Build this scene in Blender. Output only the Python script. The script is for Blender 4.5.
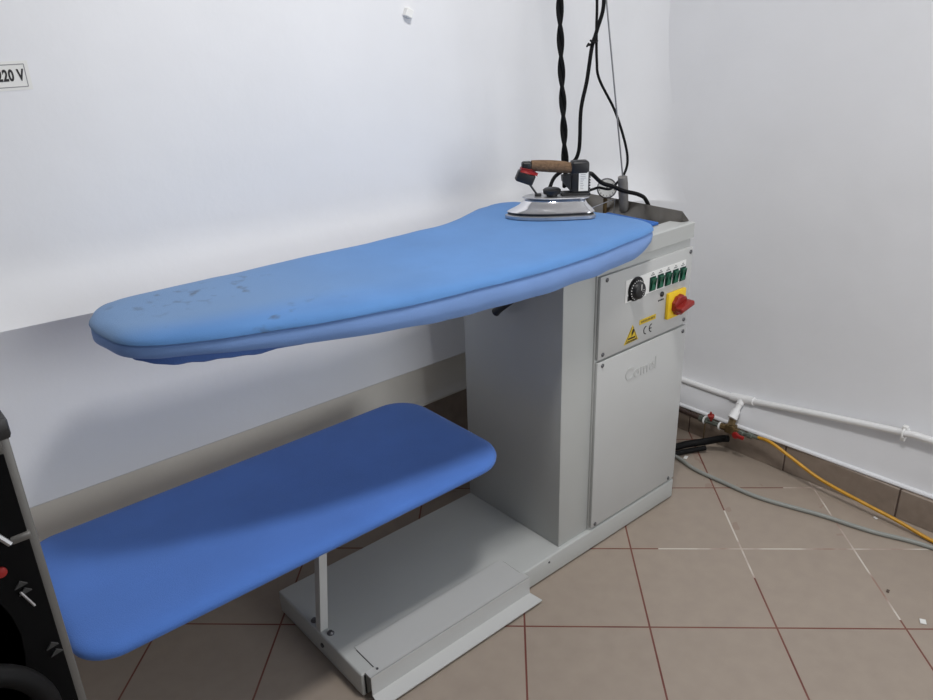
import bpy, bmesh, math, random
from mathutils import Vector, Matrix, noise
random.seed(4)
for o in list(bpy.data.objects): bpy.data.objects.remove(o)
S = bpy.context.scene; COL = S.collection; PI = math.pi

# ------------------------------------------------------------------ camera
CAM = Vector((-1.32929, -1.20352, 1.43756))
F = Vector((0.593364, 0.702342, -0.393236)); R = Vector((0.75517, -0.654838, -0.030082)); U = Vector((0.278634, 0.27911, 0.918945))
cd = bpy.data.cameras.new('camera'); cam = bpy.data.objects.new('camera', cd); COL.objects.link(cam)
cam.matrix_world = Matrix(((R.x, U.x, -F.x, CAM.x), (R.y, U.y, -F.y, CAM.y), (R.z, U.z, -F.z, CAM.z), (0, 0, 0, 1)))
cd.sensor_fit = 'HORIZONTAL'; cd.sensor_width = 36; cd.lens = 777.5 * 36 / 933; cd.clip_start = 0.02
S.camera = cam
# ------------------------------------------------------------------ light
W = bpy.data.worlds.new('room_light'); S.world = W; W.use_nodes = True
W.node_tree.nodes['Background'].inputs[0].default_value = (0.86, 0.91, 1.0, 1)
W.node_tree.nodes['Background'].inputs[1].default_value = 0.15
def area(name, loc, target, sx, sy, power, col):
    l = bpy.data.lights.new(name, 'AREA'); l.shape = 'RECTANGLE'; l.size = sx; l.size_y = sy; l.energy = power; l.color = col
    o = bpy.data.objects.new(name, l); COL.objects.link(o); o.location = loc
    o.rotation_euler = (Vector(target) - Vector(loc)).to_track_quat('-Z', 'Y').to_euler(); return o
area('ceiling_lamp_light', (-0.28, -0.48, 2.60), (-0.28, -0.48, 0), 0.34, 0.22, 24, (1.0, 0.98, 0.96))
area('front_fill_light', (0.35, -3.12, 1.40), (0.2, 0.5, 0.6), 1.4, 1.4, 32, (0.95, 0.98, 1.0))  # broad soft fill added behind the camera to brighten the lower wall
S.view_settings.view_transform = 'Standard'; S.view_settings.look = 'None'
S.view_settings.exposure = 0.0; S.view_settings.gamma = 1.0; S.view_settings.use_curve_mapping = False

# ------------------------------------------------------------------ materials
def lin(c): return tuple((x / 255 / 12.92) if x / 255 <= .04045 else ((x / 255 + .055) / 1.055) ** 2.4 for x in c) + (1,)
def mat(name, rgb, rough=.5, metal=0, bump=0, bscale=60, var=0, vscale=8, coat=0, emit=0):
    m = bpy.data.materials.new(name); m.use_nodes = True; nt = m.node_tree; b = nt.nodes['Principled BSDF']
    b.inputs['Roughness'].default_value = rough; b.inputs['Metallic'].default_value = metal
    b.inputs['Coat Weight'].default_value = coat; c = lin(rgb)
    tc = nt.nodes.new('ShaderNodeTexCoord')
    n = nt.nodes.new('ShaderNodeTexNoise'); n.inputs['Scale'].default_value = vscale; n.inputs['Detail'].default_value = 5
    nt.links.new(tc.outputs['Object'], n.inputs['Vector'])
    r = nt.nodes.new('ShaderNodeValToRGB'); r.color_ramp.elements[0].position = .3; r.color_ramp.elements[1].position = .7
    v = max(var, .015)
    r.color_ramp.elements[0].color = tuple(x * (1 - v) for x in c[:3]) + (1,); r.color_ramp.elements[1].color = tuple(min(1, x * (1 + v)) for x in c[:3]) + (1,)
    nt.links.new(n.outputs['Fac'], r.inputs[0]); nt.links.new(r.outputs[0], b.inputs['Base Color'])
    if bump:
        n2 = nt.nodes.new('ShaderNodeTexNoise'); n2.inputs['Scale'].default_value = bscale; n2.inputs['Detail'].default_value = 4
        nt.links.new(tc.outputs['Object'], n2.inputs['Vector'])
        bp = nt.nodes.new('ShaderNodeBump'); bp.inputs['Strength'].default_value = bump; bp.inputs['Distance'].default_value = .004
        nt.links.new(n2.outputs['Fac'], bp.inputs['Height']); nt.links.new(bp.outputs[0], b.inputs['Normal'])
    return m
M = dict(
    wall=mat('white_wall_paint', (226, 227, 230), .75, bump=.35, bscale=14, var=.025, vscale=3),
    wallr=mat('off_white_wall_paint', (226, 227, 230), .75, bump=.35, bscale=14, var=.025, vscale=3),
    ledge=mat('cream_ledge_paint', (222, 218, 210), .7, bump=.2, bscale=20, var=.04, vscale=6),
    ceil=mat('ceiling_paint', (235, 235, 235), .8),
    skirt=mat('brown_skirting_tile', (146, 132, 120), .45, var=.12, vscale=30, bump=.1),
    joint=mat('dark_joint', (92, 78, 70), .8),
    enamel=mat('grey_enamel', (180, 182, 180), .42, var=.02, vscale=5, bump=.04, bscale=300),
    enamelp=mat('grey_panel_enamel', (186, 187, 186), .4, var=.02, vscale=5, bump=.04, bscale=300),
    steel=mat('stainless_steel', (150, 146, 140), .28, 1, var=.15, vscale=9),
    chrome=mat('chrome', (225, 225, 228), .08, 1),
    alu=mat('cast_aluminium', (188, 188, 190), .35, .85, var=.1, vscale=40),
    screw=mat('screw_steel', (95, 95, 98), .4, .7),
    black=mat('black_plastic', (24, 24, 26), .45),
    rubber=mat('black_rubber', (17, 17, 18), .6),
    cord=mat('black_braided_sleeve', (16, 16, 18), .7, bump=.6, bscale=900, var=.5, vscale=600),
    red=mat('red_plastic', (150, 30, 28), .4),
    dred=mat('dark_red_plastic', (140, 36, 30), .4),
    yellow=mat('yellow_plastic', (236, 196, 30), .45),
    sticker=mat('yellow_sticker', (206, 176, 40), .5, var=.05, vscale=200),
    sprint=mat('faded_brown_print', (120, 100, 40), .6),
    white=mat('white_plastic', (232, 232, 230), .4),
    paper=mat('white_paper', (225, 225, 222), .7),
    ink=mat('black_ink', (28, 28, 30), .6),
    inkg=mat('grey_ink', (140, 140, 142), .6),
    green=mat('green_switch_plastic', (14, 92, 66), .3),
    dgreen=mat('dark_green_plastic', (10, 48, 40), .35),
    cork=mat('brown_cork', (108, 84, 62), .85, bump=.6, bscale=250, var=.25, vscale=120),
    pipe=mat('white_painted_pipe', (232, 232, 232), .35),
    brass=mat('aged_brass', (110, 92, 62), .45, .6, var=.3, vscale=60),
    darkpipe=mat('dark_brown_pipe', (58, 42, 36), .6, var=.3, vscale=50),
    gpipe=mat('grey_green_metal_pipe', (98, 104, 96), .5, .3, var=.2, vscale=60),
    hose=mat('yellow_hose_rubber', (200, 146, 30), .35, var=.15, vscale=30),
    gcable=mat('grey_cable_sheath', (146, 148, 143), .5),
    holder=mat('dull_grey_metal', (122, 120, 118), .5, .25, var=.15, vscale=60),
    bezel=mat('gauge_bezel', (120, 120, 122), .3, .8),
    rod=mat('grey_rod_metal', (130, 130, 132), .4, .6),
    pad=mat('blue_pad_fabric', (44, 96, 170), .85, bump=.3, bscale=300),
    under=mat('blue_underside_fabric', (84, 118, 184), .9, bump=.3, bscale=300),
    rackgrey=mat('grey_metal_edge', (100, 98, 95), .4, .3),
    clip=mat('dark_grey_clip', (52, 52, 52), .6),
    rackblack=mat('black_machine_panel', (4, 4, 5), .8),
    dial=mat('gauge_dial_white', (214, 214, 210), .6),
)
def fabric(name, rgb, stains=False, rough=.85):
    m = mat(name, rgb, rough, bump=.25, bscale=500, var=.06, vscale=7); nt = m.node_tree; b = nt.nodes['Principled BSDF']
    b.inputs['Sheen Weight'].default_value = .12
    if stains:
        src = b.inputs['Base Color'].links[0].from_socket
        tc = nt.nodes.new('ShaderNodeTexCoord'); sp = nt.nodes.new('ShaderNodeSeparateXYZ'); nt.links.new(tc.outputs['Object'], sp.inputs[0])
        # worn greyish pale area towards the nose of the board
        mr = nt.nodes.new('ShaderNodeMapRange'); mr.interpolation_type = 'SMOOTHSTEP'
        mr.inputs[1].default_value = -.25; mr.inputs[2].default_value = -.85; mr.inputs[3].default_value = 0; mr.inputs[4].default_value = .75
        nt.links.new(sp.outputs[0], mr.inputs[0])
        my = nt.nodes.new('ShaderNodeMapRange'); my.interpolation_type = 'SMOOTHSTEP'
        my.inputs[1].default_value = .10; my.inputs[2].default_value = .20
        a = nt.nodes.new('ShaderNodeMath'); a.operation = 'MULTIPLY_ADD'; a.inputs[1].default_value = .22; nt.links.new(sp.outputs[0], a.inputs[0]); nt.links.new(sp.outputs[1], a.inputs[2])
        my.inputs[1].default_value = -.09; my.inputs[2].default_value = .02; nt.links.new(a.outputs[0], my.inputs[0])
        mu = nt.nodes.new('ShaderNodeMath'); mu.operation = 'MULTIPLY'; nt.links.new(mr.outputs[0], mu.inputs[0]); nt.links.new(my.outputs[0], mu.inputs[1])
        mx = nt.nodes.new('ShaderNodeMixRGB'); mx.inputs[2].default_value = lin((112, 142, 178)); nt.links.new(mu.outputs[0], mx.inputs[0]); nt.links.new(src, mx.inputs[1])
        # small dark scorch spots
        n = nt.nodes.new('ShaderNodeTexNoise'); n.inputs['Scale'].default_value = 34; n.inputs['Detail'].default_value = 6; nt.links.new(tc.outputs['Object'], n.inputs['Vector'])
        rp = nt.nodes.new('ShaderNodeValToRGB'); rp.color_ramp.elements[0].position = .56; rp.color_ramp.elements[1].position = .70; nt.links.new(n.outputs['Fac'], rp.inputs[0])
        n3 = nt.nodes.new('ShaderNodeTexNoise'); n3.inputs['Scale'].default_value = 7; nt.links.new(tc.outputs['Object'], n3.inputs['Vector'])
        rp3 = nt.nodes.new('ShaderNodeValToRGB'); rp3.color_ramp.elements[0].position = .48; rp3.color_ramp.elements[1].position = .58; nt.links.new(n3.outputs['Fac'], rp3.inputs[0])
        mq = nt.nodes.new('ShaderNodeMath'); mq.operation = 'MULTIPLY'; nt.links.new(rp.outputs[0], mq.inputs[0]); nt.links.new(rp3.outputs[0], mq.inputs[1])
        mm = nt.nodes.new('ShaderNodeMapRange'); mm.inputs[1].default_value = -.55; mm.inputs[2].default_value = -.70; mm.inputs[3].default_value = .04; mm.inputs[4].default_value = .65; nt.links.new(sp.outputs[0], mm.inputs[0])
        mz = nt.nodes.new('ShaderNodeMath'); mz.operation = 'MULTIPLY'; nt.links.new(mq.outputs[0], mz.inputs[0]); nt.links.new(mm.outputs[0], mz.inputs[1])
        m2 = nt.nodes.new('ShaderNodeMixRGB'); m2.inputs[2].default_value = lin((70, 84, 100)); nt.links.new(mz.outputs[0], m2.inputs[0]); nt.links.new(mx.outputs[0], m2.inputs[1])
        nt.links.new(m2.outputs[0], b.inputs['Base Color'])
    return m
M['cover'] = fabric('blue_board_cover', (84, 132, 190), True)
M['hem'] = fabric('blue_board_hem', (116, 150, 206))
M['shelf'] = fabric('blue_shelf_cover', (72, 116, 194))
def floor_mat():
    m = bpy.data.materials.new('beige_floor_tiles'); m.use_nodes = True; nt = m.node_tree; b = nt.nodes['Principled BSDF']; L = nt.links.new
    def math_(op, a, bb=None, c=None):
        n = nt.nodes.new('ShaderNodeMath'); n.operation = op
        for i, s in enumerate((a, bb, c)):
            if s is None: continue
            if isinstance(s, (int, float)): n.inputs[i].default_value = s
            else: L(s, n.inputs[i])
        return n.outputs[0]
    tc = nt.nodes.new('ShaderNodeTexCoord'); sp = nt.nodes.new('ShaderNodeSeparateXYZ'); L(tc.outputs['Object'], sp.inputs[0])
    th = math.radians(-43.3668); T = .317; ox, oy = -.0019, -.3177
    px = math_('SUBTRACT', sp.outputs[0], ox); py = math_('SUBTRACT', sp.outputs[1], oy)
    u = math_('DIVIDE', math_('ADD', math_('MULTIPLY', px, math.cos(th)), math_('MULTIPLY', py, math.sin(th))), T)
    v = math_('DIVIDE', math_('ADD', math_('MULTIPLY', px, -math.sin(th)), math_('MULTIPLY', py, math.cos(th))), T)
    def edge(w): return math_('ABSOLUTE', math_('SUBTRACT', math_('FRACT', math_('ADD', w, .5)), .5))
    du, dv = edge(u), edge(v); d = math_('MINIMUM', du, dv)
    g = math_('LESS_THAN', d, .0075)
    n = nt.nodes.new('ShaderNodeTexNoise'); n.inputs['Scale'].default_value = 22; n.inputs['Detail'].default_value = 7; L(tc.outputs['Object'], n.inputs['Vector'])
    r = nt.nodes.new('ShaderNodeValToRGB'); r.color_ramp.elements[0].position = .3; r.color_ramp.elements[1].position = .7
    r.color_ramp.elements[0].color = lin((155, 142, 130)); r.color_ramp.elements[1].color = lin((161, 148, 135)); L(n.outputs['Fac'], r.inputs[0])
    cx = nt.nodes.new('ShaderNodeCombineXYZ'); L(math_('FLOOR', u), cx.inputs[0]); L(math_('FLOOR', v), cx.inputs[1])
    wn = nt.nodes.new('ShaderNodeTexWhiteNoise'); L(cx.outputs[0], wn.inputs['Vector'])
    tv = nt.nodes.new('ShaderNodeHueSaturation'); L(r.outputs[0], tv.inputs['Color']); L(math_('MULTIPLY_ADD', wn.outputs['Value'], .08, .96), tv.inputs['Value'])
    n2 = nt.nodes.new('ShaderNodeTexNoise'); n2.inputs['Scale'].default_value = 5; n2.inputs['Detail'].default_value = 4; L(tc.outputs['Object'], n2.inputs['Vector'])
    # the row of joints one tile further back has lost its red stain and shows white grout
    row = math_('LESS_THAN', math_('ABSOLUTE', math_('SUBTRACT', v, 1.0)), .2)
    rowx = math_('MULTIPLY', row, math_('GREATER_THAN', u, .25))
    col2 = math_('MULTIPLY', math_('GREATER_THAN', u, 1.7), math_('GREATER_THAN', v, .1))
    col1 = math_('MULTIPLY', math_('MULTIPLY', math_('GREATER_THAN', u, .8), math_('LESS_THAN', u, 1.2)), math_('MULTIPLY', math_('GREATER_THAN', v, .6), math_('LESS_THAN', v, 1.6)))
    wsel = math_('MAXIMUM', math_('MAXIMUM', rowx, col2), col1)
    gr = nt.nodes.new('ShaderNodeValToRGB'); gr.color_ramp.elements[0].position = .44; gr.color_ramp.elements[1].position = .56
    gr.color_ramp.elements[0].color = lin((150, 120, 108)); gr.color_ramp.elements[1].color = lin((205, 198, 188)); L(n2.outputs['Fac'], gr.inputs[0])
    g2 = nt.nodes.new('ShaderNodeValToRGB'); g2.color_ramp.elements[0].position = .35; g2.color_ramp.elements[1].position = .65
    g2.color_ramp.elements[0].color = lin((104, 52, 44)); g2.color_ramp.elements[1].color = lin((122, 76, 64)); L(n2.outputs['Fac'], g2.inputs[0])
    gm = nt.nodes.new('ShaderNodeMixRGB'); L(wsel, gm.inputs[0]); L(g2.outputs[0], gm.inputs[1]); L(gr.outputs[0], gm.inputs[2])
    # reddish brown dabs left beside the far joints
    n5 = nt.nodes.new('ShaderNodeTexNoise'); n5.inputs['Scale'].default_value = 16; n5.inputs['Detail'].default_value = 3; L(tc.outputs['Object'], n5.inputs['Vector'])
    st = math_('MULTIPLY', math_('MULTIPLY', math_('GREATER_THAN', n5.outputs['Fac'], .62), math_('LESS_THAN', d, .07)), math_('MULTIPLY', math_('GREATER_THAN', v, 1.2), .22))
    ms = nt.nodes.new('ShaderNodeMixRGB'); L(st, ms.inputs[0]); L(tv.outputs[0], ms.inputs[1]); ms.inputs[2].default_value = lin((120, 72, 62))
    mx = nt.nodes.new('ShaderNodeMixRGB'); L(g, mx.inputs[0]); L(ms.outputs[0], mx.inputs[1]); L(gm.outputs[0], mx.inputs[2]); L(mx.outputs[0], b.inputs['Base Color'])
    b.inputs['Roughness'].default_value = .38; L(math_('MULTIPLY_ADD', n.outputs['Fac'], .2, .32), b.inputs['Roughness'])
    bp = nt.nodes.new('ShaderNodeBump'); bp.inputs['Strength'].default_value = .5; bp.inputs['Distance'].default_value = .002
    L(math_('SUBTRACT', 1, g), bp.inputs['Height']); L(bp.outputs[0], b.inputs['Normal'])
    return m
M['floor'] = floor_mat()
for k_ in ('rackblack', 'rubber', 'cord'): M[k_].node_tree.nodes['Principled BSDF'].inputs['Specular IOR Level'].default_value = .15

# ------------------------------------------------------------------ mesh helpers
def obj(name, bm, m, parent=None, smooth=True, label=None, ang=40):
    bmesh.ops.recalc_face_normals(bm, faces=bm.faces)
    me = bpy.data.meshes.new(name); bm.to_mesh(me); bm.free()
    if m: me.materials.append(m)
    if smooth:
        me.polygons.foreach_set('use_smooth', [True] * len(me.polygons)); me.set_sharp_from_angle(angle=math.radians(ang))
    o = bpy.data.objects.new(name, me); COL.objects.link(o); o.parent = parent
    if label: o['label'] = label
    return o
def thing(name, label, cat, loc=(0, 0, 0), rotz=0, group=None):
    o = bpy.data.objects.new(name, None); COL.objects.link(o); o.location = loc; o.rotation_euler = (0, 0, rotz)
    o.empty_display_size = .05; o['label'] = label; o['category'] = cat
    if group: o['group'] = group
    return o
def tag(o, label, cat, group=None):
    o['label'] = label; o['category'] = cat
    if group: o['group'] = group
    return o
def struct(o): o['kind'] = 'structure'; return o
def box(bm, x0, x1, y0, y1, z0, z1, bev=0, seg=2):
    vs = [bm.verts.new((x, y, z)) for z in (z0, z1) for y in (y0, y1) for x in (x0, x1)]
    fs = [bm.faces.new([vs[i] for i in q]) for q in ((0, 2, 3, 1), (4, 5, 7, 6), (0, 1, 5, 4), (2, 6, 7, 3), (0, 4, 6, 2), (1, 3, 7, 5))]
    if bev:
        es = list({e for f in fs for e in f.edges})
        bmesh.ops.bevel(bm, geom=es, offset=bev, segments=seg, profile=.5, affect='EDGES')
    return bm
def B(*a, **k): return box(bmesh.new(), *a, **k)
def frame_of(a, b):
    d = (Vector(b) - Vector(a)).normalized(); h = Vector((0, 0, 1)) if abs(d.z) < .9 else Vector((1, 0, 0))
    s = d.cross(h).normalized(); return d, s, s.cross(d)
def cyl(bm, a, b, r0, r1=None, seg=20, caps=True):
    r1 = r0 if r1 is None else r1; a = Vector(a); b = Vector(b); d, s, t = frame_of(a, b); rings = []
    for c, r in ((a, r0), (b, r1)):
        rings.append([bm.verts.new(c + (s * math.cos(k * 2 * PI / seg) + t * math.sin(k * 2 * PI / seg)) * r) for k in range(seg)])
    for k in range(seg): bm.faces.new((rings[0][k], rings[0][(k + 1) % seg], rings[1][(k + 1) % seg], rings[1][k]))
    if caps: bm.faces.new(rings[0][::-1]); bm.faces.new(rings[1])
    return bm
def lathe(bm, a, b, prof, seg=28):
    # prof: list of (t along a->b in metres, radius)
    a = Vector(a); d, s, t = frame_of(a, b); rings = []
    for h, r in prof: rings.append([bm.verts.new(a + d * h + (s * math.cos(k * 2 * PI / seg) + t * math.sin(k * 2 * PI / seg)) * max(r, 1e-4)) for k in range(seg)])
    for i in range(len(rings) - 1):
        for k in range(seg): bm.faces.new((rings[i][k], rings[i][(k + 1) % seg], rings[i + 1][(k + 1) % seg], rings[i + 1][k]))
    bm.faces.new(rings[0][::-1]); bm.faces.new(rings[-1]); return bm
def spline(pts, n=8, closed=False):
    P = [Vector(p) for p in pts]; out = []; N = len(P)
    for i in range(N if closed else N - 1):
        g = (lambda j: P[j % N]) if closed else (lambda j: P[max(0, min(N - 1, j))])
        p0, p1, p2, p3 = g(i - 1), g(i), g(i + 1), g(i + 2)
        for k in range(n):
            t = k / n; out.append(.5 * ((2 * p1) + (p2 - p0) * t + (2 * p0 - 5 * p1 + 4 * p2 - p3) * t * t + (3 * p1 - p0 - 3 * p2 + p3) * t ** 3))
    if not closed: out.append(P[-1])
    return out
def tube(bm, pts, r, seg=10):
    rings = []; N = len(pts); up = None
    for i, p in enumerate(pts):
        d = (pts[min(N - 1, i + 1)] - pts[max(0, i - 1)]).normalized()
        if up is None: up = Vector((0, 0, 1)) if abs(d.z) < .9 else Vector((1, 0, 0))
        s = d.cross(up).normalized(); up = s.cross(d).normalized(); rr = r(i / (N - 1)) if callable(r) else r
        rings.append([bm.verts.new(p + (s * math.cos(k * 2 * PI / seg) + up * math.sin(k * 2 * PI / seg)) * rr) for k in range(seg)])
    for i in range(N - 1):
        for k in range(seg): bm.faces.new((rings[i][k], rings[i][(k + 1) % seg], rings[i + 1][(k + 1) % seg], rings[i + 1][k]))
    bm.faces.new(rings[0][::-1]); bm.faces.new(rings[-1]); return bm
def loft(bm, rings, cap0=True, cap1=True, closed=True):
    V = [[bm.verts.new(p) for p in r] for r in rings]; n = len(V[0])
    for i in range(len(V) - 1):
        for k in range(n if closed else n - 1): bm.faces.new((V[i][k], V[i][(k + 1) % n], V[i + 1][(k + 1) % n], V[i + 1][k]))
    for f, c in ((V[0], cap0), (V[-1], cap1)):
        if c:
            fc = bm.faces.new(f); bmesh.ops.triangulate(bm, faces=[fc])
    return bm
def prism(bm, poly, f0, f1):
    return loft(bm, [[f0(p) for p in poly], [f1(p) for p in poly]])
def inset(poly, d):
    n = len(poly); out = []; A = sum(poly[i][0] * poly[(i + 1) % n][1] - poly[(i + 1) % n][0] * poly[i][1] for i in range(n)); sg = 1 if A > 0 else -1
    for i in range(n):
        a = Vector(poly[i - 1][:2]); b = Vector(poly[(i + 1) % n][:2]); t = (b - a).normalized(); nn = Vector((-t.y, t.x)) * sg
        dd = d[i] if isinstance(d, list) else d; out.append((poly[i][0] + nn.x * dd, poly[i][1] + nn.y * dd))
    return out
def rrect(x0, x1, y0, y1, rs, n=8):
    out = []
    for cx, cy, a0, r in ((x1 - rs[0], y1 - rs[0], 0, rs[0]), (x0 + rs[1], y1 - rs[1], 90, rs[1]), (x0 + rs[2], y0 + rs[2], 180, rs[2]), (x1 - rs[3], y0 + rs[3], 270, rs[3])):
        for k in range(n + 1): a = math.radians(a0 + 90 * k / n); out.append((cx + r * math.cos(a), cy + r * math.sin(a)))
    return out
def text_bm(s, size, ext=.0004, bold=0, sx=1.0):
    c = bpy.data.curves.new('t', 'FONT'); c.body = s; c.size = size; c.extrude = ext; c.offset = bold; c.space_character = 1.0 + bold * 90; c.align_x = 'CENTER'; c.align_y = 'CENTER'
    o = bpy.data.objects.new('t', c); COL.objects.link(o); bpy.context.view_layer.update()
    me = bpy.data.meshes.new_from_object(o); bm = bmesh.new(); bm.from_mesh(me)
    bpy.data.objects.remove(o); bpy.data.curves.remove(c); bpy.data.meshes.remove(me)
    for v in bm.verts: v.co.x *= sx
    return bm
def xf(bm, mtx): bmesh.ops.transform(bm, matrix=mtx, verts=bm.verts); return bm
FRONT = Matrix.Rotation(PI / 2, 4, 'X')       # XY drawing -> facing -Y

# ------------------------------------------------------------------ room shell
bm = bmesh.new(); box(bm, -3.2, 1.3, -3.2, 1.0, -.05, 0); struct(obj('floor', bm, M['floor'], smooth=False))
bm = bmesh.new(); box(bm, -3.2, 1.3, -3.2, 1.0, 2.72, 2.8); struct(obj('ceiling', bm, M['ceil'], smooth=False))
def L1(x): return .879 - (x + 1.098) * .0324
def L2(x): return .469 - (x + 1.135) * .0102
def back_profile(x):
    a, b = L1(x), L2(x)
    return [(.571, 2.72), (.571, 1.4), (.571, a + .15), (.569, a + .115), (.562, a + .09), (.549, a + .055), (.536, a + .026), (.523, a + .008), (.520, a + .004), (.522, a - .003), (.545, a - .06), (.556, a - .15), (.556, b + .08), (.545, b + .02), (.541, b), (.545, b - .004)]
xs = [-3.2 + i * (1.07 + 3.2) / 60 for i in range(61)]
bm = bmesh.new(); rings = []
for x in xs:
    pr = back_profile(x); rings.append([(x, y + .002 * noise.noise(Vector((x * 3, z * 3, 1))), z) for y, z in pr] + [(x, .70, L2(x) - .004), (x, .95, L2(x) - .004), (x, .95, 2.72)])
def xr(z):
    P_ = [(.10, .96), (.22, .970), (.5, .99), (.95, 1.02), (1.4, 1.035), (2.72, 1.04)]
    for (z0, x0), (z1, x1) in zip(P_, P_[1:]):
        if z <= z1: return x0 + (x1 - x0) * (z - z0) / (z1 - z0)
    return 1.04
rings = [r_ for r_ in rings if r_[0][0] < .78]; RR = .15
for k in range(12):
    a_ = math.radians(9 * min(k, 10)); rings.append([(xr(z) - RR + RR * math.sin(a_) + (-.0006 if k < 11 else .002), y - RR * (1 - math.cos(a_)) - (.12 if k == 11 else 0), z) for y, z in back_profile(1.0)] + [(1.0, .70, L2(1.0) - .004), (1.0, .95, L2(1.0) - .004), (1.0, .95, 2.72)])
loft(bm, rings); struct(obj('wall_back', bm, M['wall'], ang=28))
bm = bmesh.new(); rings = []
for x in xs: rings.append([(x, .60, .455), (x, .60, .33), (x, .598, .318), (x, .588, .312), (x, .583, .306), (x, .585, .298), (x, .612, .294), (x, .70, .294), (x, .70, .455)])
loft(bm, rings); struct(obj('trim_1', bm, M['ledge'], ang=50))
bm = bmesh.new(); box(bm, -3.2, .93, .612, .70, 0, .294); struct(obj('baseboard_back', bm, M['skirt'], smooth=False))
# right wall
def xe(y): return .905 - .037 * y * (1 if y < 0 else .6)
bm = bmesh.new(); rings = []
ys = [-3.2 + i * (3.9) / 50 for i in range(51)]
for y in ys:
    e = xe(y) if y > -.7 else xe(-.7)
    rings.append([(x + .003 * noise.noise(Vector((y * 3, z * 3, 5))) * (z > .15) * min(1, max(0, (.25 - y) / .4)), y, z) for x, z in ((e + .012, .098), (e, .1), (e - .002, .104), (e, .109), (e + .008, .112), (e + .016, .145), (.945, .190), (.966, .26), (.99, .5), (1.02, .95), (1.035, 1.4), (1.04, 2.72), (1.28, 2.72), (1.28, .098))])
loft(bm, rings); struct(obj('wall_right', bm, M['wallr'], ang=28))
bm = bmesh.new()
for a, b in ((.20, .62), (-.171, .195), (-.533, -.176), (-.9, -.538), (-1.3, -.905), (-3.2, -1.305)):
    box(bm, .917, .99, a, b, 0, .0985, bev=.002, seg=1)
struct(obj('baseboard_right', bm, M['skirt'], smooth=False))
bm = bmesh.new(); box(bm, .9195, .98, -3.2, .62, .001, .097); struct(obj('trim_2', bm, M['joint'], smooth=False))

# ------------------------------------------------------------------ ironing table
T = thing('ironing_table', 'grey steam ironing table with long blue board, control cabinet and pedal base', 'ironing table')
E_, EP = M['enamel'], M['enamelp']
XL, XR, YF, YB, HB = -.668, .5214, -.012, .377, .0694
base = obj('base', B(XL, XR, YF, YB, .004, HB, bev=.005, seg=3), E_, T)
for x, y in ((-.648, .150), (-.655, .215)):
    obj('screw', lathe(bmesh.new(), (x, y, HB - .001), (x, y, 1), [(0, .009), (.003, .009), (.006, .006), (.008, .005)], 14), M['screw'], base)
obj('screw', cyl(bmesh.new(), (XL - .003, .16, .038), (XL + .002, .16, .038), .006), M['screw'], base)
obj('screw', cyl(bmesh.new(), (-.05, YF - .002, .052), (-.05, YF + .002, .052), .003), M['screw'], base)
# cabinet body (left part set back, top section above a fine groove)
cab = obj('cabinet', B(0, .119, 0, YB, HB, .8535, bev=.0025), E_, T)
obj('cabinet_frame', B(.119, XR - .006, -.004, YB, HB, .8535, bev=.002), E_, T)
bm = bmesh.new()
x0, x1, y0, y1, zb, zt = 0, XR - .002, -.010, YB, .856, .9
iy0, iy1, ix0, ix1 = .045, .362, .012, .505
out = [(x0, y0), (x1, y0), (x1, y1), (x0, y1)]; inn = [(ix0, iy0), (ix1, iy0), (ix1, iy1), (ix0, iy1)]
loft(bm, [[(x, y, zb) for x, y in inn], [(x, y, zb) for x, y in out], [(x, y, zt - .003) for x, y in out], [(x + (.003 if x == x0 else -.003), y + (.003 if y == y0 else -.003), zt) for x, y in out], [(x, y, zt) for x, y in inn], [(x, y, .875) for x, y in inn]], cap0=True, cap1=True)
obj('cabinet_top', bm, E_, T, ang=30)
def screw(x, z, y, p, r=.0058): obj('screw', lathe(bmesh.new(), (x, y + .001, z), (x, y - 1, z), [(0, r), (.0025, r), (.0042, r * .55), (.003, r * .25)], 12), M['screw'], p)
PY = -.0135
cp = obj('control_panel', B(.122, XR - .004, PY, -.004, .604, .832, bev=.0025), EP, T)
for x, z in ((.146, .820), (.506, .818), (.141, .617), (.499, .618)): screw(x, z, PY, cp)
lp = obj('lower_panel', B(.122, XR - .004, PY, -.004, .078, .597, bev=.0025), EP, T)
for x, z in ((.142, .585), (.50, .581), (.138, .087), (.488, .087)): screw(x, z, PY, lp)
# embossed lettering on the lower panel
bm = text_bm('Comel', .052, .0013, .0008, .95); xf(bm, Matrix.Translation((.312, PY, .520)) @ FRONT)
obj('embossed_lettering', bm, EP, lp, ang=50, label='embossed lettering in the panel colour')
# control panel fittings (sub-parts)
bm = bmesh.new()
prism(bm, [(.222, .738), (.310, .738), (.310, .742), (.486, .742), (.486, .800), (.222, .800)], lambda p: (p[0], PY + .0005, p[1]), lambda p: (p[0], PY - .0012, p[1]))
obj('label_plate', bm, M['white'], cp, smooth=False, label='white printed plate behind dial and switches')
bm = bmesh.new(); cyl(bm, (.265, PY - .001, .768), (.265, PY - .0018, .768), .0335, seg=32); box(bm, .231, .304, PY - .0018, PY - .001, .741, .755); obj('dial_scale', bm, M['ink'], cp, smooth=False)
bm = lathe(bmesh.new(), (.263, PY - .001, .7665), (.263, -1, .7665), [(0, .028), (.006, .028), (.008, .0245), (.017, .022), (.0195, .019), (.02, .001)], 32)
dk = obj('dial_knob', bm, M['black'], cp)
bm = bmesh.new()
for k in range(15):
    a = math.radians(-150 + k * 17); c = Vector((.263 + .0255 * math.sin(a), PY - .0080, .7665 + .0255 * math.cos(a)))
    box(bm, c.x - .0012, c.x + .0012, PY - .0092, PY - .0065, c.z - .0012, c.z + .0012)
box(bm, .2618, .2642, PY - .0216, PY - .020, .769, .785)
for k in range(5): box(bm, .268 + .004 * (k % 3), .2695 + .004 * (k % 3), PY - .0216, PY - .020, .752 + .004 * k, .754 + .004 * k)
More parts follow.
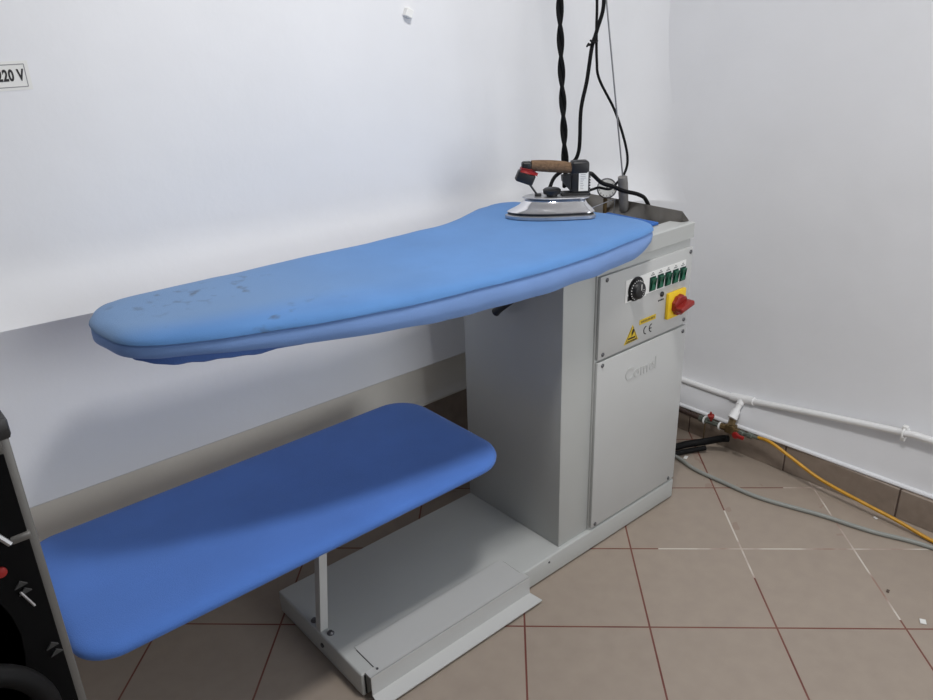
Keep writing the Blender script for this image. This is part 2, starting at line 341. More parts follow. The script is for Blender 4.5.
obj('dial_markings', bm, M['white'], cp, smooth=False)
for k, (x, z) in enumerate(((.335, .7655), (.3695, .765), (.4035, .764), (.4375, .763), (.4715, .762))):
    s = obj('rocker_switch', B(x - .0125, x + .0125, PY - .004, PY - .0008, z - .020, z + .020, bev=.001, seg=1), M['dgreen'], cp)
    bm = bmesh.new(); pr_ = [(-.0035, -.0165), (-.0065, -.0165), (-.0045, .000), (-.010, .0165), (-.0035, .0165)]
    loft(bm, [[(x - .0092, PY + a, z + b_) for a, b_ in pr_], [(x + .0092, PY + a, z + b_) for a, b_ in pr_]])
    obj('rocker', bm, M['green'], cp, smooth=False)
    bm = bmesh.new()
    box(bm, x - .008, x + .008, PY - .0016, PY - .001, z + .0235, z + .0265)
    box(bm, x - .003, x + .004, PY - .0016, PY - .001, z + .0285, z + .0315)
    obj('switch_symbol', bm, M['inkg'], cp, smooth=False)
obj('indicator_lamp', lathe(bmesh.new(), (.383, PY, .724), (.383, -1, .724), [(0, .0075), (.003, .0075), (.005, .005), (.006, .001)], 18), M['black'], cp)
bm = bmesh.new()
for k in range(4): box(bm, .369 + k * .0065, .3735 + k * .0065, PY - .0006, PY, .7055, .7095)
obj('printed_text', bm, M['ink'], cp, smooth=False)
ys_ = obj('main_switch_plate', B(.404, .486, PY - .010, PY, .644, .720, bev=.002), M['yellow'], cp, label='yellow square plate')
bm = bmesh.new(); ring = []
NT = 36
def gear(r, y): return [(.449 + (r * (1 + .05 * math.cos(k * 2 * PI / NT * 9))) * math.cos(k * 2 * PI / NT), y, .680 + (r * (1 + .05 * math.cos(k * 2 * PI / NT * 9))) * math.sin(k * 2 * PI / NT)) for k in range(NT)]
loft(bm, [gear(.029, PY - .010), gear(.029, PY - .021), gear(.026, PY - .024), gear(.014, PY - .024)])
obj('rotary_switch', bm, M['dred'], cp, label='dark red round rotary switch')
bm = bmesh.new(); box(bm, -.030, .030, PY - .046, PY - .022, -.0075, .0075, bev=.004, seg=3)
xf(bm, Matrix.Translation((.449, 0, .680)) @ Matrix.Rotation(math.radians(-12), 4, 'Y')); obj('switch_handle', bm, M['dred'], cp, label='dark red bar handle')
# stickers
bm = bmesh.new(); tp = [(.227, .617), (.288, .619), (.261, .667)]
prism(bm, tp, lambda p: (p[0], PY + .0002, p[1]), lambda p: (p[0], PY - .0009, p[1])); obj('warning_triangle_sticker', bm, M['sticker'], cp, smooth=False, label='yellow warning triangle')
bm = bmesh.new()
prism(bm, [(.262, .655), (.257, .644), (.261, .644), (.258, .634), (.268, .647), (.263, .647), (.266, .655)], lambda p: (p[0], PY - .0008, p[1]), lambda p: (p[0], PY - .0014, p[1]))
box(bm, .244, .274, PY - .0014, PY - .0008, .628, .6325); box(bm, .240, .279, PY - .0014, PY - .0008, .622, .6245)
for a, b_ in (((.234, .6205), (.258, .662)), ((.282, .6218), (.2635, .662)), ((.234, .6195), (.282, .6205))):
    d = Vector((b_[0] - a[0], b_[1] - a[1])).normalized(); n_ = Vector((-d.y, d.x)) * .0007
    prism(bm, [(a[0] - n_.x, a[1] - n_.y), (b_[0] - n_.x, b_[1] - n_.y), (b_[0] + n_.x, b_[1] + n_.y), (a[0] + n_.x, a[1] + n_.y)], lambda p: (p[0], PY - .0008, p[1]), lambda p: (p[0], PY - .0013, p[1]))
obj('warning_symbol', bm, M['ink'], cp, smooth=False)
obj('text_sticker', B(.290, .362, PY - .0009, PY + .0002, .658, .672), M['sticker'], cp, smooth=False, label='small yellow sticker strip')
bm = bmesh.new()
for k in range(10): box(bm, .296 + k * .0062, .2995 + k * .0062 + .001 * (k % 2), PY - .0014, PY - .0007, .662, .668)
obj('sticker_print', bm, M['sprint'], cp, smooth=False)
# CE mark from round arcs
def arc(bm, cx, cz, r, w, a0, a1, n=18):
    o_, i_ = [], []
    for k in range(n + 1):
        a = math.radians(a0 + (a1 - a0) * k / n); o_.append((cx + r * math.cos(a), cz + r * math.sin(a))); i_.append((cx + (r - w) * math.cos(a), cz + (r - w) * math.sin(a)))
    for k in range(n): prism(bm, [o_[k], o_[k + 1], i_[k + 1], i_[k]], lambda p: (p[0], PY + .0002, p[1]), lambda p: (p[0], PY - .0008, p[1]))
bm = bmesh.new(); arc(bm, .323, .6355, .0125, .0028, 95, 265); arc(bm, .347, .6355, .0125, .0028, 95, 265); box(bm, .336, .346, PY - .0008, PY + .0002, .6342, .6368)
obj('ce_mark', bm, M['ink'], cp, smooth=False)
# side lever under the board
bm = bmesh.new(); lathe(bm, (.006, .090, .800), (-.03, .090, .800), [(0, .012), (.012, .012), (.022, .010), (.024, .001)], 16)
tube(bm, spline([(-.022, .090, .800), (-.028, .120, .787), (-.030, .150, .767), (-.032, .190, .738), (-.032, .208, .724)]), lambda t: .004 + .008 * t ** 1.5, 12)
obj('release_lever', bm, M['black'], T, label='black release lever under the board')
# pedal
pd = bmesh.new()
box(pd, -.632, -.157, -.012, .070, HB - .002, HB + .0022); box(pd, -.657, -.150, -.034, -.012, HB - .003, HB + .0022)
def xs_prism(poly, xa, xb, xa2=None, xb2=None):
    loft(pd, [[(xa + (0 if i < 2 else (xa2 or 0)), y, z) for i, (y, z) in enumerate(poly)], [(xb + (0 if i < 2 else (xb2 or 0)), y, z) for i, (y, z) in enumerate(poly)]])
box(pd, -.657, -.150, -.036, -.033, .016, HB + .0022)
xs_prism([(-.033, .020), (-.033, .0165), (-.071, .0075), (-.071, .0105)], -.657, -.150, -.003, .012)
pedal = obj('pedal', pd, EP, T, smooth=False)
obj('pedal_gap', B(-.1565, -.155, -.004, .060, HB, HB + .0006), M['black'], pedal, smooth=False, label='dark hinge slot')
obj('pedal_gap', B(-.6335, -.6320, -.0145, .060, HB, HB + .0006), M['black'], pedal, smooth=False, label='dark slot beside the pedal plate')
obj('pedal_gap', B(-.6605, -.6575, -.0155, -.011, .012, HB - .004), M['black'], pedal, smooth=False, label='dark gap at the pedal end')
obj('screw', cyl(bmesh.new(), (-.630, -.022, HB), (-.630, -.022, HB + .004), .003), M['screw'], pedal)
# post for the low shelf
bm = bmesh.new(); loft(bm, [[(x + dx, y, z) for x, y in ((-.664, .170), (-.643, .170), (-.643, .192), (-.664, .192))] for z, dx in ((HB, 0), (.425, .035))])
obj('shelf_post', bm, EP, T, smooth=False)
bm = B(-.68, -.60, .12, .24, .415, .425); obj('post_bracket', bm, E_, T, smooth=False)
# low fabric shelf
o0 = rrect(-1.190, -.174, -.002, .440, (.095, .07, .075, .10), 10)
bm = bmesh.new(); rings = []
for ins, z in ((.030, .419), (.010, .420), (.001, .428), (0, .436), (.003, .443), (.011, .4485), (.024, .4515), (.04, .453), (.062, .4535)):
    rings.append([(x, y, z) for x, y in inset(o0, ins)])
loft(bm, rings)
obj('lower_shelf', bm, M['shelf'], T, ang=60, label='blue fabric covered low shelf')
# ---- board
front = [(-.977, .225), (-.956, .162), (-.90, .113), (-.819, .073), (-.715, .033), (-.584, -.008), (-.411, -.041), (-.278, -.055), (-.145, -.068), (.029, -.067), (.16, -.052), (.262, -.040), (.316, -.018)]
backp = [(.333, .045), (.324, .18), (.30, .33), (.276, .43), (.225, .463), (.160, .462), (.08, .438), (.0, .405), (-.063, .392), (-.19, .387), (-.319, .386), (-.512, .395), (-.667, .396), (-.804, .402), (-.879, .407), (-.934, .388), (-.978, .325)]
out2 = [(p.x, p.y) for p in spline([(x, y, 0) for x, y in front + backp], 8, True)]
def wob(x, y, s, a, seed=0): return a * noise.noise(Vector((x * s, y * s, seed)))
def hemz(x, y):
    t = min(1, max(0, (x + .85) / .5)); z = .888 + (.863 - .888) * t
    if x > .2 and y < .2: z = .863 + .041 * min(1, max(0, (x - .2) / .13) ** 1.3)
    elif x > .2: z = .904
    elif y > .3 and x > -.1: z = .866
    return z
def ring(ins, zf, jit=0, seed=0):
    q = inset(out2, ins if isinstance(ins, list) else [ins] * len(out2)); r_ = []
    for (x, y), (ox, oy) in zip(q, out2):
        r_.append((x + wob(ox, oy, 14, jit, seed), y + wob(ox, oy, 14, jit, seed + 3), zf(ox, oy) + wob(ox, oy, 11, jit * .7, seed + 7)))
    return r_
bm = bmesh.new()
rg = [ring(.045, lambda x, y: .903), ring(.036, lambda x, y: max(hemz(x, y) + .012, .872)), ring(.022, lambda x, y: hemz(x, y) + .004), ring(.010, hemz, .005, 1), ring(.001, lambda x, y: hemz(x, y) + .004, .0045, 1),
      ring(-.001, lambda x, y: .5 * hemz(x, y) + .5 * .915, .002, 2), ring(0, lambda x, y: .912, .0012, 2), ring(.003, lambda x, y: .917, .0008, 2), ring(.009, lambda x, y: .9165, 0)]
loft(bm, rg); obj('board_skirt', bm, M['hem'], T, ang=180, label='paler blue hem band around the board')
bm = bmesh.new()
rg = [ring(.008, lambda x, y: .9105), ring(.003, lambda x, y: .9165, .0008, 2), ring(-.002, lambda x, y: .9195, .0012, 2), ring(-.001, lambda x, y: .924, .0018, 4), ring(.005, lambda x, y: .9305, .003, 5), ring(.014, lambda x, y: .9345, .003, 6), ring(.026, lambda x, y: .937, .002, 7), ring(.05, lambda x, y: .938, .0005, 8), ring(.07, lambda x, y: .938)]
loft(bm, rg); obj('board_cover', bm, M['cover'], T, ang=60, label='blue worn board cover with grey stains at the nose')
# loose gathered underside near the nose
bm = bmesh.new(); u0 = [(p.x, p.y) for p in spline([(x, y, 0) for x, y in ((-.93, .25), (-.90, .185), (-.84, .145), (-.74, .105), (-.62, .065), (-.50, .04), (-.40, .06), (-.40, .30), (-.6, .34), (-.82, .355), (-.91, .33))], 8, True)]
def ur(d, z, j=.0): return [(x, y, z(x, y) + wob(x, y, 25, j, 9)) for x, y in inset(u0, d)]
low = lambda x, y: .852 + .018 * min(1, max(0, (x + .75) / .3))
loft(bm, [ur(0, lambda x, y: .890), ur(-.003, lambda x, y: low(x, y) + .006, .004), ur(.008, low, .004), ur(.03, lambda x, y: low(x, y) + .002)])
obj('board_underside', bm, M['under'], T, ang=60, label='darker blue gathered cloth under the nose')
obj('board_arm', B(-.30, .10, .12, .25, .8545, .9025, bev=.004), E_, T)
# steel tray behind / beside the board
bm = bmesh.new()
A_ = [(.33, .05, .884), (.478, .05, .884), (.478, .345, .884), (.33, .345, .884)]
th_ = .0015
def tray(bm):
    fl = [(.014, .052), (.470, .052), (.470, .335), (.014, .335)]; mid = [(.014, .048), (.474, .048), (.474, .339), (.014, .339)]
    tp_ = [(.013, .045), (.503, .045), (.503, .361), (.013, .361)]
    V = [bm.verts.new((x, y, .882)) for x, y in fl]; bm.faces.new(V)
    rear = [bm.verts.new((.014, .361, .930)), bm.verts.new((.503, .361, .930)), bm.verts.new((.508, .361, .924))]
    rt = [bm.verts.new((.500, .020, .928)), bm.verts.new((.503, .361, .930)), bm.verts.new((.509, .361, .920)), bm.verts.new((.513, .004, .9015)), bm.verts.new((.490, .010, .9025))]
    bm.faces.new((V[1], rt[0], rt[1], V[2])); bm.faces.new((rt[0], rt[3], rt[2], rt[1]))
    bm.faces.new((V[1], rt[4], rt[0])); bm.faces.new((rt[4], rt[3], rt[0]))
    bm.faces.new((V[2], rt[1], rear[0], V[3]))
tray(bm); bmesh.ops.solidify(bm, geom=bm.faces[:], thickness=.0015)
obj('steel_tray', bm, M['steel'], T, smooth=True, ang=25, label='stainless steel tray with sloping raised edge')
bm = B(.35, .423, .040, .215, .9012, .9085, bev=.002); obj('blue_pad', bm, M['pad'], T, label='darker blue pad end lying in the tray')
bm = lathe(bmesh.new(), (.492, .212, .884), (.468, .208, 1.02), [(0, .011), (.018, .0105), (.02, .0135), (.10, .0145), (.121, .0135), (.123, .004)], 24)
obj('rod_holder', bm, M['holder'], T)
ROD = [Vector((.473, .209, 1.0)), Vector((.372, .21, 1.468)), Vector((.27, .21, 1.95))]
obj('support_rod', tube(bmesh.new(), spline(ROD, 12), .0022, 8), M['rod'], T, label='thin grey spring rod holding the cables')
bm = bmesh.new(); lathe(bm, (.475, .268, .963), (.475 + CAM.x * .3 - .15, .268 - .5, 1.05), [(-.010, .022), (.0, .028), (.006, .0295), (.010, .0295), (.012, .027), (.0105, .0255)], 32)
pg = thing('pressure_gauge', 'small round white pressure gauge behind the iron', 'gauge')
d_ = (Vector((.475 + CAM.x * .3 - .15, .268 - .5, 1.05)) - Vector((.475, .268, .963))).normalized()
obj('case', bm, M['bezel'], pg)
c0 = Vector((.475, .268, .963)); obj('dial', cyl(bmesh.new(), c0 + d_ * .0100, c0 + d_ * .0112, .0256), M['dial'], pg)
dd, s1, s2 = frame_of(c0, c0 + d_)
bm = bmesh.new()
for k in range(11):
    a = math.radians(-220 + k * 26); p = c0 + d_ * .0116 + s1 * .0205 * math.cos(a) + s2 * .0205 * math.sin(a); q = c0 + d_ * .0116 + s1 * .0235 * math.cos(a) + s2 * .0235 * math.sin(a); cyl(bm, p, q, .0011, seg=6)
obj('tick_marks', bm, M['ink'], pg)
obj('needle', tube(bmesh.new(), [c0 + d_ * .0122, c0 + d_ * .0122 - s2 * .018 * .0 + Vector((0, 0, .016))], .0018, 6), M['ink'], pg)
obj('stem', cyl(bmesh.new(), (.475, .272, .940), (.475, .272, .8832), .006), M['brass'], pg)
pg.parent = None

# ------------------------------------------------------------------ steam iron
IR = thing('steam_iron', 'steam iron with brown cork handle and chrome body resting on the blue board', 'iron', (.180, .222, .9385), math.radians(-37)); IR.scale = (.965, .97, .92)
def boat(L, Wd, cx=0, n=22):
    up = []
    for k in range(n + 1):
        t = k / n; x = -L / 2 + L * t
        w = Wd * (1 - (1 - min(1, t / .62)) ** 2.1) ** .62 if t < .62 else Wd
        if t > .9: w = Wd * (1 - .22 * ((t - .9) / .1) ** 2.5)
        up.append((x + cx, max(w, .0008)))
    return [(x, -w) for x, w in up] + [(x, w) for x, w in reversed(up)]
def bl(parts, **k):
    bm = bmesh.new(); loft(bm, [[(x, y, z) for x, y in boat(L, w, cx)] for L, w, cx, z in parts]); return bm
obj('soleplate', bl([(.238, .056, 0, 0), (.244, .059, 0, .003), (.244, .059, 0, .0105), (.236, .056, 0, .0125)]), M['alu'], IR, label='bright aluminium soleplate')
obj('heat_gasket', bl([(.232, .054, .001, .0124), (.230, .053, .001, .0200)]), M['black'], IR)
obj('body_shell', bl([(.236, .056, .001, .0198), (.235, .0555, .002, .0220), (.220, .052, .005, .028), (.204, .049, .008, .033), (.186, .046, .010, .039), (.170, .042, .012, .050), (.160, .038, .013, .0535)]), M['chrome'], IR)
obj('top_plate', bl([(.150, .036, .012, .0533), (.176, .045, .006, .0575), (.180, .047, .006, .0600), (.176, .046, .006, .0620)]), M['alu'], IR)
bm = lathe(bmesh.new(), (-.010, -.012, .0615), (-.010, -.012, 1), [(0, .015), (.006, .015), (.008, .023), (.019, .025), (.023, .020), (.024, .001)], 26); obj('steam_knob', bm, M['black'], IR)
# handle
bm = tube(bmesh.new(), spline([(-.060, 0, .149), (-.02, 0, .146), (.02, 0, .142), (.052, 0, .137)]), lambda t: .0135 + .0035 * math.sin(PI * min(1, t * .8 + .1)), 18)
obj('cork_handle', bm, M['cork'], IR, label='brown cork grip')
bm = B(-.086, -.058, -.013, .013, .137, .161, bev=.006, seg=3); obj('handle_cap', bm, M['black'], IR)
bm = bmesh.new(); pz = [(-.088, .146), (-.060, .140), (-.044, .128), (-.046, .122), (-.062, .126), (-.090, .136)]
prism(bm, pz, lambda p: (p[0], -.0145, p[1]), lambda p: (p[0], .0145, p[1])); bmesh.ops.bevel(bm, geom=bm.edges[:], offset=.0015, segments=2, affect='EDGES')
obj('trigger', bm, M['red'], IR, label='red steam trigger')
bm = B(-.025, .025, -.014, .014, -.016, .016, bev=.005, seg=3); xf(bm, Matrix.Translation((-.076, 0, .116)) @ Matrix.Rotation(math.radians(22), 4, 'Y')); obj('switch_box', bm, M['black'], IR)
obj('trigger_rod', tube(bmesh.new(), [Vector((-.070, -.004, .105)), Vector((-.042, -.004, .064))], .0028, 8), M['black'], IR)
obj('rod_socket', B(-.050, -.032, -.010, .004, .0615, .0690, bev=.002), M['black'], IR)
bm = B(.048, .098, -.019, .019, .120, .158, bev=.008, seg=3); box(bm, .050, .098, -.017, .017, .064, .128, bev=.003)
prism(bm, [(.052, .120), (.024, .118), (.026, .100), (.052, .068), (.056, .068)], lambda p: (p[0], -.012, p[1]), lambda p: (p[0], .012, p[1]))
for k in range(6): box(bm, .097, .1015, -.015, .015, .070 + k * .008, .074 + k * .008)
box(bm, .022, .102, -.022, .022, .0612, .069, bev=.003)
obj('rear_block', bm, M['black'], IR)
lb = obj('label_sticker', B(.0685, .0945, -.0180, -.0168, .074, .128), M['paper'], IR, smooth=False, label='white printed rating label')
bm = bmesh.new()
for k in range(9): box(bm, .073, .073 + .006 + .010 * random.random(), -.0183, -.0176, .080 + k * .005, .0812 + k * .005)
obj('label_print', bm, M['inkg'], lb, smooth=False)

for ch in IR.children:
    if ch.name.split('.')[0] not in ('soleplate', 'heat_gasket', 'body_shell'): ch.location.x += .016 if ch.name.startswith('steam_knob') else .010
# ------------------------------------------------------------------ cables above the iron
tw = spline([(.268, .235, 1.96), (.245, .25, 1.60), (.241, .25, 1.47), (.249, .25, 1.329), (.260, .25, 1.205), (.271, .25, 1.073), (.276, .25, 1.02), (.262, .236, 1.004)], 16)
bm = bmesh.new()
for ph in (0, PI):
    pts = []; s = 0
    for i, p in enumerate(tw):
        if i: s += (p - tw[i - 1]).length
        a = s * 2 * PI / .15 + ph + .5; k_ = .0048; pts.append(p + Vector((R.x * math.cos(a) + F.x * math.sin(a), R.y * math.cos(a) + F.y * math.sin(a), 0)) * k_)
    tube(bm, pts, .0054, 8)
tag(obj('twisted_steam_hose', bm, M['cord']), 'thick twisted black braided hose hanging straight down to the iron, leftmost of the cables', 'cable')
bm = tube(bmesh.new(), spline([(.262, .245, 1.96), (.375, .245, 1.60), (.410, .25, 1.468), (.386, .25, 1.396), (.368, .25, 1.355), (.352, .25, 1.273), (.331, .25, 1.198), (.327, .25, 1.093), (.31, .262, 1.055), (.262, .275, 1.028), (.228, .262, 1.008), (.222, .258, 1.0)], 10), .0052, 10)
tag(obj('braided_power_cable', bm, M['cord']), 'black flecked braided cable curving down behind the iron handle, middle of the hanging cables', 'cable')
bm = tube(bmesh.new(), spline([(.258, .24, 1.96), (.365, .25, 1.60), (.382, .25, 1.469), (.384, .25, 1.40), (.387, .248, 1.322), (.397, .245, 1.272), (.455, .235, 1.187), (.492, .225, 1.102), (.507, .222, 1.045), (.494, .221, 1.008), (.455, .218, .985), (.404, .20, .980), (.358, .20, .991), (.330, .196, .992), (.300, .185, .994), (.262, .172, .990)], 10), .0037, 10)
tag(obj('looping_cable', bm, M['rubber']), 'thin plain black cable bowing out to the right and looping back to the iron', 'cable')
bm = bmesh.new(); tube(bm, spline([(.352, .242, 1.372), (.368, .243, 1.366), (.384, .246, 1.370), (.384, .257, 1.366), (.366, .258, 1.360), (.352, .248, 1.364), (.340, .243, 1.358)], 6), .0028, 8)
tag(obj('cable_tie', bm, M['rubber']), 'small black tie knotted around the hanging cables near the top of the photo', 'cable tie')
bm = tube(bmesh.new(), spline([(.258, .172, 1.032), (.285, .180, 1.040), (.314, .19, 1.036), (.357, .19, 1.006), (.400, .186, .990), (.440, .178, .972), (.490, .165, .956), (.521, .160, .936), (.545, .160, .890), (.555, .165, .80), (.556, .18, .50), (.558, .2, .02)], 10), .0058, 10)
tag(obj('iron_supply_cable', bm, M['rubber']), 'thick black cable running from the iron block across the steel tray edge', 'cable')
bm = tube(bmesh.new(), [Vector((.280, .160, .953)), Vector((.462, .225, .9395)), Vector((.466, .232, .884))], .0011, 6)
tag(obj('rest_wire', bm, M['alu']), 'thin silver wire between the iron and the gauge', 'wire')

# ------------------------------------------------------------------ right wall pipework
PX = .940; VX_ = .884
bm = bmesh.new(); tube(bm, spline([(PX, .56, .19), (PX, .26, .186), (PX, .05, .190), (PX, -.01, .198), (PX, -.25, .236), (PX, -.51, .272), (PX, -.60, .277), (PX, -1.2, .30), (PX, -2.2, .33)], 8), .0105, 14)
WP = thing('water_pipe', 'white painted water pipe running along the right wall above the skirting', 'pipe')
obj('pipe', bm, M['pipe'], WP)
bm = bmesh.new(); a = Vector((PX, .055, .1895)); b = Vector((PX, -.03, .2015)); tube(bm, [a, a.lerp(b, .5), b], .0145, 18)
lathe(bm, (PX, .012, .198), (VX_ + .004, .015, .136), [(0, .0125), (.024, .0125), (.026, .0105), (.044, .0105), (.046, .0145), (.052, .015), (.064, .015), (.066, .0165), (.078, .0165), (.080, .012)], 18)
obj('tee_fitting', bm, M['pipe'], WP)
for y in (-.505, -1.5):
    bm = bmesh.new(); z = .271 if y > -1 else .309; cyl(bm, (PX + .0, y, z), (PX + .05, y, z), .006); tube(bm, spline([(PX + .004, y, z + .015), (PX - .010, y, z + .010), (PX - .0135, y, z), (PX - .010, y, z - .010), (PX + .004, y, z - .015)], 6), .0035, 8)
    box(bm, PX - .004, PX + .012, y - .007, y + .007, z - .026, z - .012, bev=.002); box(bm, PX - .004, PX + .012, y - .007, y + .007, z + .012, z + .022, bev=.002)
    obj('pipe_clamp', bm, M['white'], WP)
VA = thing('valve_assembly', 'brass and steel pipe fittings with two red valve handles in front of the skirting', 'valve')
VX = .884
def vp(y, z=None): return Vector((VX, y, .100 + (.10 - y) * .02 if z is None else z))
obj('dark_pipe', cyl(bmesh.new(), vp(.34, .10), vp(.135, .095), .0085), M['darkpipe'], VA)
bm = lathe(bmesh.new(), vp(.136, .095), vp(-.02, .098), [(0, .012), (.012, .012), (.012, .0095), (.020, .0095), (.020, .012), (.030, .012), (.032, .009), (.075, .009)], 6)
obj('ball_valve', bm, M['gpipe'], VA)
for y in (.118, .057): obj('white_washer', lathe(bmesh.new(), vp(y, .0955), vp(y - .1, .0975), [(0, .011), (0.001, .0145), (.006, .0145), (.007, .011)], 18), M['white'], VA)
bm = bmesh.new(); cyl(bm, vp(.055, .097), vp(-.02, .100), .0115, seg=8); box(bm, VX - .0145, VX + .0145, -.006, .030, .086, .117, bev=.004); lathe(bm, (VX, .014, .112), (VX + .022, .018, .140), [(0, .013), (.024, .013), (.030, .016), (.036, .016)], 6)
obj('brass_tee', bm, M['brass'], VA)
bm = bmesh.new(); lathe(bm, (VX - .004, .088, .104), (VX - .010, .088, .135), [(0, .004), (.014, .004), (.015, .011), (.024, .012), (.027, .005), (.038, .003)], 10); obj('valve_handle', bm, M['dred'], VA, label='dark red valve handle nearer the cabinet')
bm = bmesh.new()
lathe(bm, (VX - .012, -.020, .096), (VX - .05, -.022, .100), [(0, .004), (.008, .004), (.009, .012), (.016, .012), (.018, .006)], 8); box(bm, VX - .030, VX - .020, -.052, -.018, .091, .104, bev=.003)
obj('valve_handle', bm, M['red'], VA, label='red lever handle beside the yellow hose')
bm = lathe(bmesh.new(), vp(-.018, .099), vp(-.10, .106), [(0, .010), (.018, .010), (.020, .007), (.034, .007), (.035, .0105), (.050, .0105), (.052, .007), (.064, .0065), (.078, .0065)], 8)
obj('hose_connector', bm, M['gpipe'], VA)
bm = cyl(bmesh.new(), (VX - .008, .108, .090), (VX - .010, .108, .010), .0022, seg=8); obj('drain_wire', bm, M['brass'], VA)
bm = tube(bmesh.new(), spline([(VX, -.090, .107), (VX - .004, -.12, .112), (VX - .008, -.155, .108), (VX - .010, -.215, .088), (VX - .012, -.32, .054), (VX - .014, -.455, .035), (VX - .014, -.56, .022), (VX - .02, -.66, .0085), (.85, -.80, .0085), (.80, -1.1, .0085), (.78, -1.8, .0085)], 10), .0055, 12)
tag(obj('yellow_hose', bm, M['hose']), 'thin yellow hose drooping from the valve to the floor', 'hose')
bm = tube(bmesh.new(), spline([(.60, .40, .007), (.70, .25, .007), (.728, .128, .007), (.706, .03, .007), (.704, -.07, .007), (.709, -.21, .007), (.757, -.382, .007), (.785, -.519, .007), (.834, -.674, .007), (.86, -.95, .007), (.85, -1.8, .007)], 10), .0068, 12)
tag(obj('floor_cable', bm, M['gcable']), 'grey cable lying on the floor tiles from behind the cabinet', 'cable')
bm = bmesh.new(); tube(bm, spline([(.56, .30, .03), (.66, .22, .024), (.755, .150, .022), (.80, .125, .026), (.84, .085, .036), (.868, .040, .055), (.872, .012, .066)], 10), .0125, 12)
tag(obj('thick_black_hose', bm, M['rubber']), 'thick black hose end lying behind the cabinet near the valves, uppermost of the two', 'hose', None)
bm = tube(bmesh.new(), spline([(.55, .24, .012), (.66, .17, .012), (.745, .125, .012), (.80, .10, .012), (.835, .07, .020)], 10), .009, 12)
tag(obj('thin_black_hose', bm, M['rubber']), 'thinner black hose lying under the thick black hose beside the cabinet', 'hose')

# ------------------------------------------------------------------ small things on floor and wall
def scrap(x, y, sx, sy, rz, label, z=0.0003, m='paper', cat='paper scrap', nm='paper_scrap'):
    bm = B(-sx, sx, -sy, sy, 0, .0025, bev=.0006, seg=1); xf(bm, Matrix.Rotation(rz, 4, 'Z')); o = obj(nm, bm, M[m], smooth=False); o.location = (x, y, z); return tag(o, label, cat)
scrap(.514, -.771, .0085, .007, .5, 'tiny white paper scrap on a floor tile at the right edge of the photo')
scrap(.756, .098, .010, .006, .3, 'small white scrap on the floor beside the black hose')
scrap(.870, -.500, .006, .004, 1.2, 'tiny white chip on the floor against the skirting under the yellow hose')
scrap(.566, -.664, .006, .0035, .2, 'small reddish brown speck on the floor tile above the paper scrap', m='joint', cat='speck', nm='dried_speck')
# wall anchor
bm = B(-.011, .011, -.012, .004, -.011, .011, bev=.002, seg=1); xf(bm, Matrix.Rotation(math.radians(25), 4, 'Y')); o = obj('wall_anchor', bm, M['white'], smooth=False); o.location = (.003, .568, 1.452)
tag(o, 'small white square plug sticking out of the white wall near the top', 'wall plug')
# voltage sign
SG = thing('voltage_sign', 'white sticker reading 220 V with thin dark frame on the left wall', 'sign', (-.9675, .5705, 1.3600))
obj('sticker_sheet', B(-.045, .045, -.0004, .001, -.0265, .0265), M['paper'], SG, smooth=False)
bm = bmesh.new(); w, h, t_ = .0375, .0205, .0008
box(bm, -w, w, -.0008, -.0003, h - t_, h + t_); box(bm, -w, w, -.0008, -.0003, -h - t_, -h + t_); box(bm, -w - t_, -w + t_, -.0008, -.0003, -h, h); box(bm, w - t_, w + t_, -.0008, -.0003, -h, h)
obj('sign_border', bm, M['inkg'], SG, smooth=False)
bm = text_bm('220 V', .0285, .0003, .0011, .64); xf(bm, Matrix.Translation((.0105, -.0008, 0)) @ FRONT); obj('sign_text', bm, M['ink'], SG, smooth=False)

# ------------------------------------------------------------------ black rack at the left edge
RK = thing('machine_rack', 'black machine frame with grey metal edge cut off by the left edge of the photo', 'machine', (-1.25, -.45, 0))
y0 = 0.0
bm = bmesh.new()
def slab(bm, poly, ya, yb): prism(bm, poly, lambda p: (p[0], ya, p[1]), lambda p: (p[0], yb, p[1]))
box(bm, -.008, .0045, 0, .16, .0, 1.098, bev=.0015); xf(bm, Matrix.Identity(4)); obj('edge_post', bm, M['rackgrey'], RK, label='grey metal edge')
bm = bmesh.new(); slab(bm, [(-.0035, .02), (-.0035, 1.082), (-.30, 1.082), (-.30, .935), (-.042, .932), (-.037, .915), (-.034, .89), (-.036, .865), (-.044, .82), (-.06, .74), (-.08, .55), (-.09, .02)], -.003, .02); obj('black_side_panel', bm, M['rackblack'], RK, smooth=False)
bm = B(-.10, .0065, -.010, .16, 1.098, 1.120, bev=.004, seg=2); obj('end_cap', bm, M['black'], RK)
obj('cross_bar', B(-.30, -.003, -.005, .02, 1.086, 1.0975, bev=.002), M['rackgrey'], RK, label='grey metal cross bar at the top')
obj('cross_bar', B(-.019, -.001, -.006, .02, .990, .998, bev=.002), M['rackgrey'], RK, label='short grey bracket halfway down')
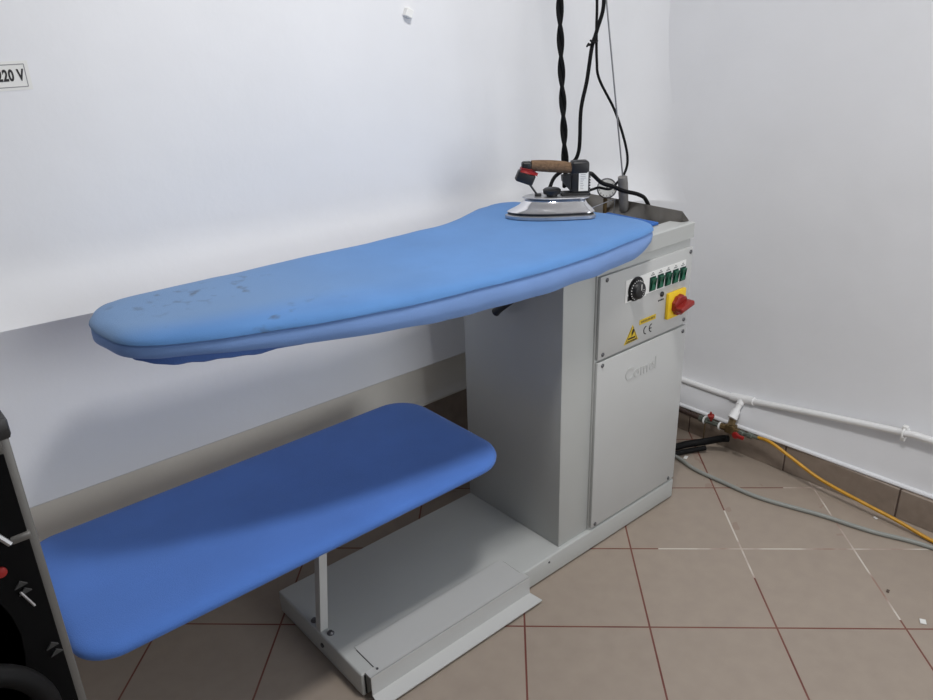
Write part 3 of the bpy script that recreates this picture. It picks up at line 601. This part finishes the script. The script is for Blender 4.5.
bm = bmesh.new(); tube(bm, [Vector((-.045, -.006, 1.035)), Vector((-.020, -.006, .993))], .0028, 6); obj('bright_strut', bm, M['alu'], RK)
for x, z in ((-.022, .945), (-.020, .936), (-.012, .862), (-.010, .852)):
    bm = bmesh.new(); slab(bm, [(x - .006, z - .003), (x + .006, z - .001), (x, z + .004)], -.0055, -.0025); obj('clip', bm, M['clip'], RK, smooth=False)
bm = bmesh.new(); tube(bm, [Vector((-.024, -.006, .938)), Vector((-.016, -.006, .917))], .0013, 6); obj('clip', bm, M['alu'], RK)
obj('red_button', lathe(bmesh.new(), (-.034, -.002, .966), (-.034, -1, .966), [(0, .0055), (.003, .0055), (.004, .001)], 14), M['red'], RK, label='small red button')
ring_pts = [Vector((-.092 + .062 * math.cos(a), -.020, .805 + .072 * math.sin(a))) for a in [k * 2 * PI / 40 for k in range(41)]]
bm = bmesh.new(); tube(bm, ring_pts, .011, 12); tag(obj('coiled_black_cable', bm, M['rubber']), 'coiled thick black cable hanging on the black frame in the lower left corner', 'cable').location = (-1.25, -.45, 0)

# ------------------------------------------------------------------ ceiling lamp fixture
CL = thing('ceiling_lamp', 'square white ceiling lamp above the ironing table', 'lamp', (-.28, -.48, 2.62))
obj('lamp_housing', B(-.20, .20, -.14, .14, .0, .10, bev=.004), M['white'], CL)
# unseen wall behind the camera, with an opening added for the fill light
bm = bmesh.new()
for a, b, c, d in ((-3.2, -.42, 0, 2.72), (1.12, 1.3, 0, 2.72), (-.42, 1.12, 0, .68), (-.42, 1.12, 2.12, 2.72)): box(bm, a, b, -3.26, -3.16, c, d)
struct(obj('wall_front', bm, M['wall'], smooth=False))
bm = bmesh.new()
for a, b, c, d in ((-.42, -.38, .68, 2.12), (1.08, 1.12, .68, 2.12), (-.42, 1.12, .68, .72), (-.42, 1.12, 2.08, 2.12), (.33, .37, .68, 2.12)): box(bm, a, b, -3.24, -3.18, c, d)
struct(obj('fill_light_frame', bm, M['white'], smooth=False))  # unseen frame, added to surround the fill light
